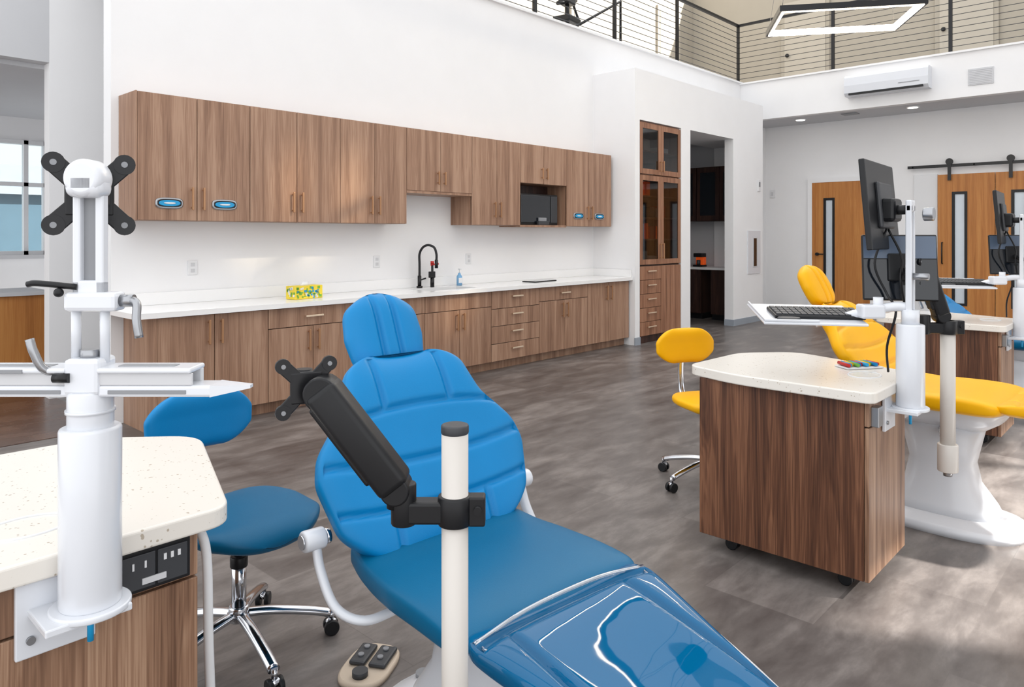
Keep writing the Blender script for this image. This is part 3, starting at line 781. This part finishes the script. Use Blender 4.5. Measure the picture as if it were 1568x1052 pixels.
# ------------------------------------------------------------------ mobile cabinets
def cart(loc, mside, mfront, left=False):
    b = B('mobile_cabinet', loc)
    W, D, Z0, Z1 = .50, .75, .075, .805
    b.box((0, .02, Z0), (W, D, Z1), mside, .002, 1)
    b.box((.01, .016, Z0+.01), (W-.01, .0205, Z1-.01), BLACK)  # black sheet gives the gap between the fronts its shade
    b.box((0, 0, Z0), (W-.003, .018, .695), mfront, .002, 1)
    b.box((0, 0, .701), (W-.003, .018, Z1), mfront, .002, 1)
    top = roundpoly([(-.055, -.035), (.555, -.035), (.77, .60), (.54, .815), (.03, .83), (-.055, .55)], [.05, .05, .09, .09, .07, .1])
    b.poly(top, Z1, Z1+.045, TERR, .006)
    # cup recess ring
    c = (.20, .16) if left else (.33, .12)
    n = 32
    b.tube([(c[0]+.085*math.cos(2*math.pi*i/n), c[1]+.064*math.sin(2*math.pi*i/n), Z1+.045) for i in range(n+1)], .004, PLWHITE, n=8, res=1)
    # casters
    for x in (.10, W-.12):
        for y in (.12, D-.12):
            b.cyl((x, y, .055), (x, y, Z0), .018, STEEL)
            b.cyl((x-.022, y, .03), (x-.006, y, .03), .030, BLACK, bev=.004); b.cyl((x+.006, y, .03), (x+.022, y, .03), .030, BLACK, bev=.004)
            b.box((x-.006, y-.02, .03), (x+.006, y+.02, .07), BLACK)
    if left:
        # power outlet panel on the front
        b.box((.32, -.012, .708), (.475, 0, .798), BLACK, .003)
        b.box((.33, -.016, .716), (.398, -.011, .79), DGREY, .002); b.box((.403, -.016, .716), (.467, -.011, .79), DGREY, .002)
        for x in (.35, .375): b.box((x, -.018, .76), (x+.004, -.0155, .775), PLWHITE)
        for x in (.415, .43, .445): b.box((x, -.018, .765), (x+.006, -.0155, .778), PLWHITE)
        b.box((.37, -.0185, .725), (.42, -.0155, .738), GREYW)
        b.tube([(.515, .05, .80), (.535, .04, .72), (.545, .05, .50), (.56, .06, .28), (.58, .05, .12), (.54, .0, .05), (.46, -.04, .08)], .011, PLWHITE)
    else:
        b.box((.02, -.03, .70), (.08, 0, .78), STEEL, .003)
        b.tube([(.52, .14, .80), (.54, .12, .60), (.53, .15, .40), (.50, .2, .30)], .008, PLWHITE)
    return b.done()
cart((.235, 1.66, 0), WALNUT_LIT, WALNUT_LIT, True)
cart((3.12, .95, 0), WALNUT, WALNUT_LIT)
cart((6.0, .97, 0), WALNUT, WALNUT_LIT)
b = B('marker_tray', (3.63, 1.15, .851), -35)
b.box((-.095, -.05, 0), (.095, .05, .008), PLWHITE, .003)
for i in range(11): b.cyl((-.085+.016*i, -.045+.012*(i % 3), .018), (-.075+.015*i, .045, .018), .008, [RED, CYAN, YEL, GREEN, BLUE][i % 5], n=10)
b.done()

def vesa(b, M, s=.075, mat=BLACKM):
    old = b.T; b.T = old @ M
    # X plate in local XZ, thickness in Y
    for a in (45, -45):
        T0 = b.T; b.T = T0 @ Matrix.Rotation(math.radians(a), 4, 'Y')
        b.box((-s*1.15, -.003, -s*.26), (s*1.15, .003, s*.26), mat, .002); b.T = T0
    b.box((-s*.6, -.004, -s*.6), (s*.6, .004, s*.6), mat, .01)
    for sx in (-1, 1):
        for sz_ in (-1, 1):
            b.cyl((sx*s*.85, -.005, sz_*s*.85), (sx*s*.85, .005, sz_*s*.85), s*.28, mat, n=20)
            b.cyl((sx*s*.85, -.007, sz_*s*.85), (sx*s*.85, -.004, sz_*s*.85), s*.085, GREYP, n=12)
    b.T = old

def stand_base(b):
    # bracket screwed to the cabinet front (cabinet face is at local y=+.08)
    b.box((-.11, .066, .655), (.03, .079, .80), ENAMEL, .003); b.box((-.09, -.05, .735), (.06, .078, .75), ENAMEL, .003)
    b.cyl((-.085, .066, .69), (-.085, .060, .69), .008, STEEL)
    b.cyl((0, 0, .742), (0, 0, .755), .072, ENAMEL, n=40, bev=.003)
    b.cyl((0, 0, .752), (0, 0, 1.10), .055, ENAMEL, n=48, bev=.006)
    b.cyl((0, 0, .68), (0, 0, .742), .006, CYAN)

# left stand
b = B('instrument_stand', (.485, 1.578, 0))
stand_base(b)
b.T = Matrix.Rotation(math.radians(-47), 4, 'Z')
b.cyl((0, 0, 1.095), (0, 0, 1.17), .041, ENAMEL, n=40, bev=.004); b.cyl((0, 0, 1.128), (0, 0, 1.134), .044, ENAMEL, n=40)
b.box((-.034, -.034, 1.165), (.034, .034, 1.235), ENAMEL, .008)
for (p, q) in ((-.36, -.03), (.03, .21)):
    b.box((p, -.035, 1.208), (q, .035, 1.218), ENAMEL, .004); b.box((p, -.03, 1.162), (q+.04, .03, 1.184), ENAMEL, .005)
    b.box((p, .018, 1.18), (q, .030, 1.21), GREYW, .003); b.box((p, -.028, 1.184), (q, -.02, 1.208), GREYW, .002)
    b.box((p+.03, -.012, 1.2175), (q-.04, .012, 1.2195), GREYP, .001)
    b.box((p+.02, -.0315, 1.168), (q-.01, -.029, 1.176), GREYP, .001)
b.add([(.245, -.03, 1.162), (.245, .03, 1.162), (.245, .03, 1.184), (.245, -.03, 1.184), (.315, -.008, 1.175), (.315, .008, 1.175), (.315, .008, 1.181), (.315, -.008, 1.181)],
      [(0, 1, 2, 3), (4, 7, 6, 5), (0, 4, 5, 1), (1, 5, 6, 2), (2, 6, 7, 3), (3, 7, 4, 0)], ENAMEL)
for x in (-.24, -.16): b.box((x, -.0365, 1.208), (x+.05, -.034, 1.216), GREYP, .001)
for x in (-.028, .028): b.cyl((x, 0, 1.225), (x, 0, 1.345), .009, ENAMEL)
b.cyl((0, 0, 1.23), (0, 0, 1.25), .018, STEEL)
b.box((-.042, -.022, 1.325), (.060, .022, 1.362), ENAMEL, .008)
b.box((-.030, -.011, 1.35), (-.014, .011, 1.56), ENAMEL, .004); b.box((.014, -.011, 1.35), (.030, .011, 1.56), ENAMEL, .004)
b.box((-.03, -.011, 1.35), (.03, .011, 1.385), ENAMEL, .004); b.box((-.014, .002, 1.38), (.014, .006, 1.56), GREYP)
b.box((-.036, -.035, 1.545), (.036, .022, 1.60), ENAMEL, .018, 4, True); b.cyl((0, -.035, 1.583), (0, .02, 1.583), .037, ENAMEL, n=36, bev=.01)
b.tube([(-.11, -.02, 1.378), (-.09, -.02, 1.38), (-.02, -.01, 1.372)], .006, BLACK); b.sphere((-.05, -.02, 1.362), .009, BLACK)
b.cyl((.06, 0, 1.345), (.085, 0, 1.345), .012, STEEL); b.tube([(.075, 0, 1.347), (.095, -.01, 1.34), (.10, -.02, 1.31), (.105, -.02, 1.275)], .008, STEEL)
b.tube([(-.035, 0, 1.20), (-.07, -.03, 1.215), (-.085, -.04, 1.25), (-.093, -.04, 1.275)], .008, STEEL); b.cyl((-.05, -.035, 1.20), (-.02, -.035, 1.20), .009, BLACK)
b.box((-.04, .022, 1.53), (.02, .035, 1.59), BLACK, .004)
vesa(b, Matrix.Translation((-.026, .042, 1.555)) @ Matrix.Rotation(math.radians(28), 4, 'Z'), .073)
b.done()

def work_stand(loc):
    b = B('monitor_stand', loc)
    stand_base(b)
    b.cyl((0, 0, 1.095), (0, 0, 1.16), .035, ENAMEL, n=32)
    b.box((-.03, -.012, 1.15), (-.012, .012, 1.60), ENAMEL, .004); b.box((.012, -.012, 1.15), (.03, .012, 1.60), ENAMEL, .004)
    b.box((-.03, -.012, 1.57), (.03, .012, 1.62), ENAMEL, .006); b.box((-.012, -.005, 1.15), (.012, .005, 1.60), STEEL)
    b.cyl((0, 0, 1.30), (0, -.07, 1.30), .014, STEEL); b.cyl((0, -.05, 1.56), (0, -.09, 1.56), .028, STEEL, bev=.004)
    # upper monitor: screen faces +Y
    b.cyl((.0, .0, 1.58), (.03, .10, 1.58), .02, BLACK); b.box((-.04, .05, 1.53), (.08, .11, 1.63), BLACK, .015)
    T0 = b.T
    b.T = Matrix.Translation((.06, .135, 1.60)) @ Matrix.Rotation(math.radians(4), 4, 'Z') @ Matrix.Rotation(math.radians(-5), 4, 'X')
    b.box((-.26, -.012, -.19), (.26, .012, .19), BLACK, .005); b.box((-.25, .012, -.18), (.25, .0135, .18), SCREEN)
    b.box((-.12, -.03, -.10), (.12, -.01, .10), DGREY, .01)
    # lower display facing the aisle
    b.T = Matrix.Translation((.12, .075, 1.33)) @ Matrix.Rotation(math.radians(-62), 4, 'Z') @ Matrix.Rotation(math.radians(-8), 4, 'X')
    b.box((-.15, -.012, -.145), (.15, .012, .145), BLACK, .006); b.box((-.145, -.0135, .04), (.145, -.012, .138), SCREENB); b.box((-.145, -.0135, -.138), (.145, -.012, .035), SCREEN)
    b.box((-.05, -.03, -.06), (.05, -.013, .06), BLACK, .006)
    b.T = Matrix.Identity(4); b.tube([(0, .01, 1.30), (.05, .03, 1.31), (.10, .06, 1.32)], .014, BLACK)
    # keyboard tray arm
    b.T = Matrix.Rotation(math.radians(-47), 4, 'Z')
    b.tube([(0, 0, 1.17), (-.06, .02, 1.17), (-.16, .04, 1.15), (-.22, .10, 1.12)], .02, ENAMEL); b.box((-.20, .0, 1.12), (-.10, .07, 1.18), ENAMEL, .01)
    b.cyl((-.12, .03, 1.16), (-.12, .03, 1.21), .02, ENAMEL)
    b.T = b.T @ Matrix.Translation((-.36, .16, 1.125)) @ Matrix.Rotation(math.radians(9), 4, 'X') @ Matrix.Rotation(math.radians(-5), 4, 'Z')
    b.box((-.23, -.15, -.012), (.20, .17, .0), ENAMEL, .005)
    b.box((-.225, -.148, .0), (.0, -.14, .012), ENAMEL, .003); b.box((-.228, -.148, .0), (-.22, .165, .012), ENAMEL, .003)
    b.box((-.17, -.09, .0), (.21, .06, .016), BLACK, .005)
    for r_ in range(4):
        for c_ in range(14): b.box((-.16+c_*.0262, -.08+r_*.034, .016), (-.138+c_*.0262, -.052+r_*.034, .021), DGREY)
    b.loft([(.0, -.12, -.118, .05, .02), (.014, -.12, -.118, .046, .016)], DGREY)
    b.T = T0
    # cables
    b.tube([(.03, .10, 1.50), (.0, .14, 1.35), (.03, .10, 1.22), (-.02, .05, 1.15), (.0, .09, 1.0), (.05, .10, .88)], .005, BLACK)
    b.tube([(.05, .10, 1.50), (.06, .05, 1.38), (.01, .04, 1.28), (.05, .03, 1.15)], .005, BLACK)
    return b.done()
work_stand((3.385, .868, 0)); work_stand((6.265, .888, 0))

# poles with monitor arm
def pole(loc, r, ztop, zc, arm, v, vrot, zb_=0.0, th=1.25):
    b = B('monitor_arm_pole', loc)
    b.cyl((0, 0, zb_), (0, 0, ztop-.018), r, POLE, n=40); b.cyl((0, 0, ztop-.02), (0, 0, ztop), r*1.04, DGREY, n=40, bev=.004)
    if zb_ == 0: b.cyl((0, 0, 0), (0, 0, .02), r*2.2, POLE, n=40, bev=.004)
    else:
        # carried by a bracket on the chair pedestal
        b.cyl((0, 0, zb_-.03), (0, 0, zb_+.09), r*1.35, POLE, n=32, bev=.004); b.cyl((0, 0, zb_-.05), (0, 0, zb_-.02), r*.6, STEEL)
        b.tube([(0, 0, zb_+.02), (.25, .06, zb_+.03), (.50, .13, zb_+.03)], .022, ENAMEL)
    b.cyl((0, 0, zc-.035), (0, 0, zc+.025), r*1.28, BLACK, n=32, bev=.004)
    R = Matrix.Rotation(math.radians(-47), 4, 'Z'); b.T = R
    b.box((r, -.018, zc-.035), (r+.035, .018, zc+.025), BLACK, .004); b.cyl((r+.02, -.025, zc), (r+.02, .025, zc), .008, BLACK)
    j = Vector((-.085, 0, zc))
    b.box((-.10, -.022, zc-.03), (-.02, .022, zc+.015), BLACK, .006)
    b.cyl((j.x-.02, 0, zc-.035), (j.x-.02, 0, zc+.05), .026, BLACK, bev=.004)
    a = Vector(arm[0]); c = Vector(arm[1]); d = (c-a); L = d.length
    an = math.atan2(d.z, -d.x)
    b.T = R @ Matrix.Translation(a) @ Matrix.Rotation(an, 4, 'Y') 
    b.box((-L-.01, -.029*th, -.026*th), (0.0, .029*th, .030*th), BLACK, .014, 4, True); b.box((-L*.95, -.022, -.034*th), (-.04, .022, -.02), BLACK, .006)
    b.cyl((0, -.03, 0), (0, .03, 0), .030, BLACK, bev=.004); b.cyl((-L, -.03, 0), (-L, .03, 0), .028*th, BLACK, bev=.004)
    b.T = R; b.cyl(a, (a.x, a.y, zc), .02, BLACK)
    vv = Vector(v); b.tube([c, (c+vv)/2+Vector((0, 0, .01)), vv], .017, BLACK); b.cyl(vv+Vector((0, 0, -.035)), vv+Vector((0, 0, .035)), .017, BLACK)
    vesa(b, Matrix.Translation(vv) @ Matrix.Rotation(math.radians(vrot), 4, 'Z') @ Matrix.Translation((0, -.022, 0)), .055)
    return b.done()
pole((1.018, 1.108, 0), .0275, 1.085, .915, [(-.12, 0, .955), (-.27, .02, 1.15)], (-.315, .02, 1.16), 28)
pole((3.64, .785, 0), .030, 1.10, 1.075, [(-.03, 0, 1.12), (-.09, .02, 1.30)], (-.12, .03, 1.31), 50, .47, 1.1)

# far-left reception desk
b = B('reception_desk')
b.box((0.2, 9.1, 0), (2.35, 9.16, .83), HONEY, .003); b.box((2.29, 9.16, 0), (2.35, 9.8, .83), HONEY, .003); b.box((0.15, 9.05, .83), (2.4, 9.85, .87), GREYW, .004)
b.box((.2, 9.16, 0), (.26, 9.8, .83), HONEY, .003); b.done()

# ------------------------------------------------------------------ light
w = bpy.data.worlds.new('World'); scene.world = w; w.use_nodes = True
w.node_tree.nodes['Background'].inputs[0].default_value = (0.975, 0.985, 1.0, 1)
w.node_tree.nodes['Background'].inputs[1].default_value = 1.85
sd = bpy.data.lights.new('sun', 'SUN'); sd.energy = 14.0; sd.angle = math.radians(1.6); sd.color = (1, .965, .91)
so = bpy.data.objects.new('sun', sd); scene.collection.objects.link(so)
so.rotation_euler = Vector((-.5, 1, -.9)).to_track_quat('-Z', 'Y').to_euler()
so.location = (8, -6, 9)

cam = bpy.data.cameras.new('camera'); co = bpy.data.objects.new('camera', cam); scene.collection.objects.link(co)
co.location = (0, 0, 1.473); co.rotation_euler = (math.radians(90), 0, math.radians(42.96-90))
cam.sensor_width = 36; cam.lens = 25.71; cam.shift_y = -.1059; cam.clip_start = .05
scene.camera = co
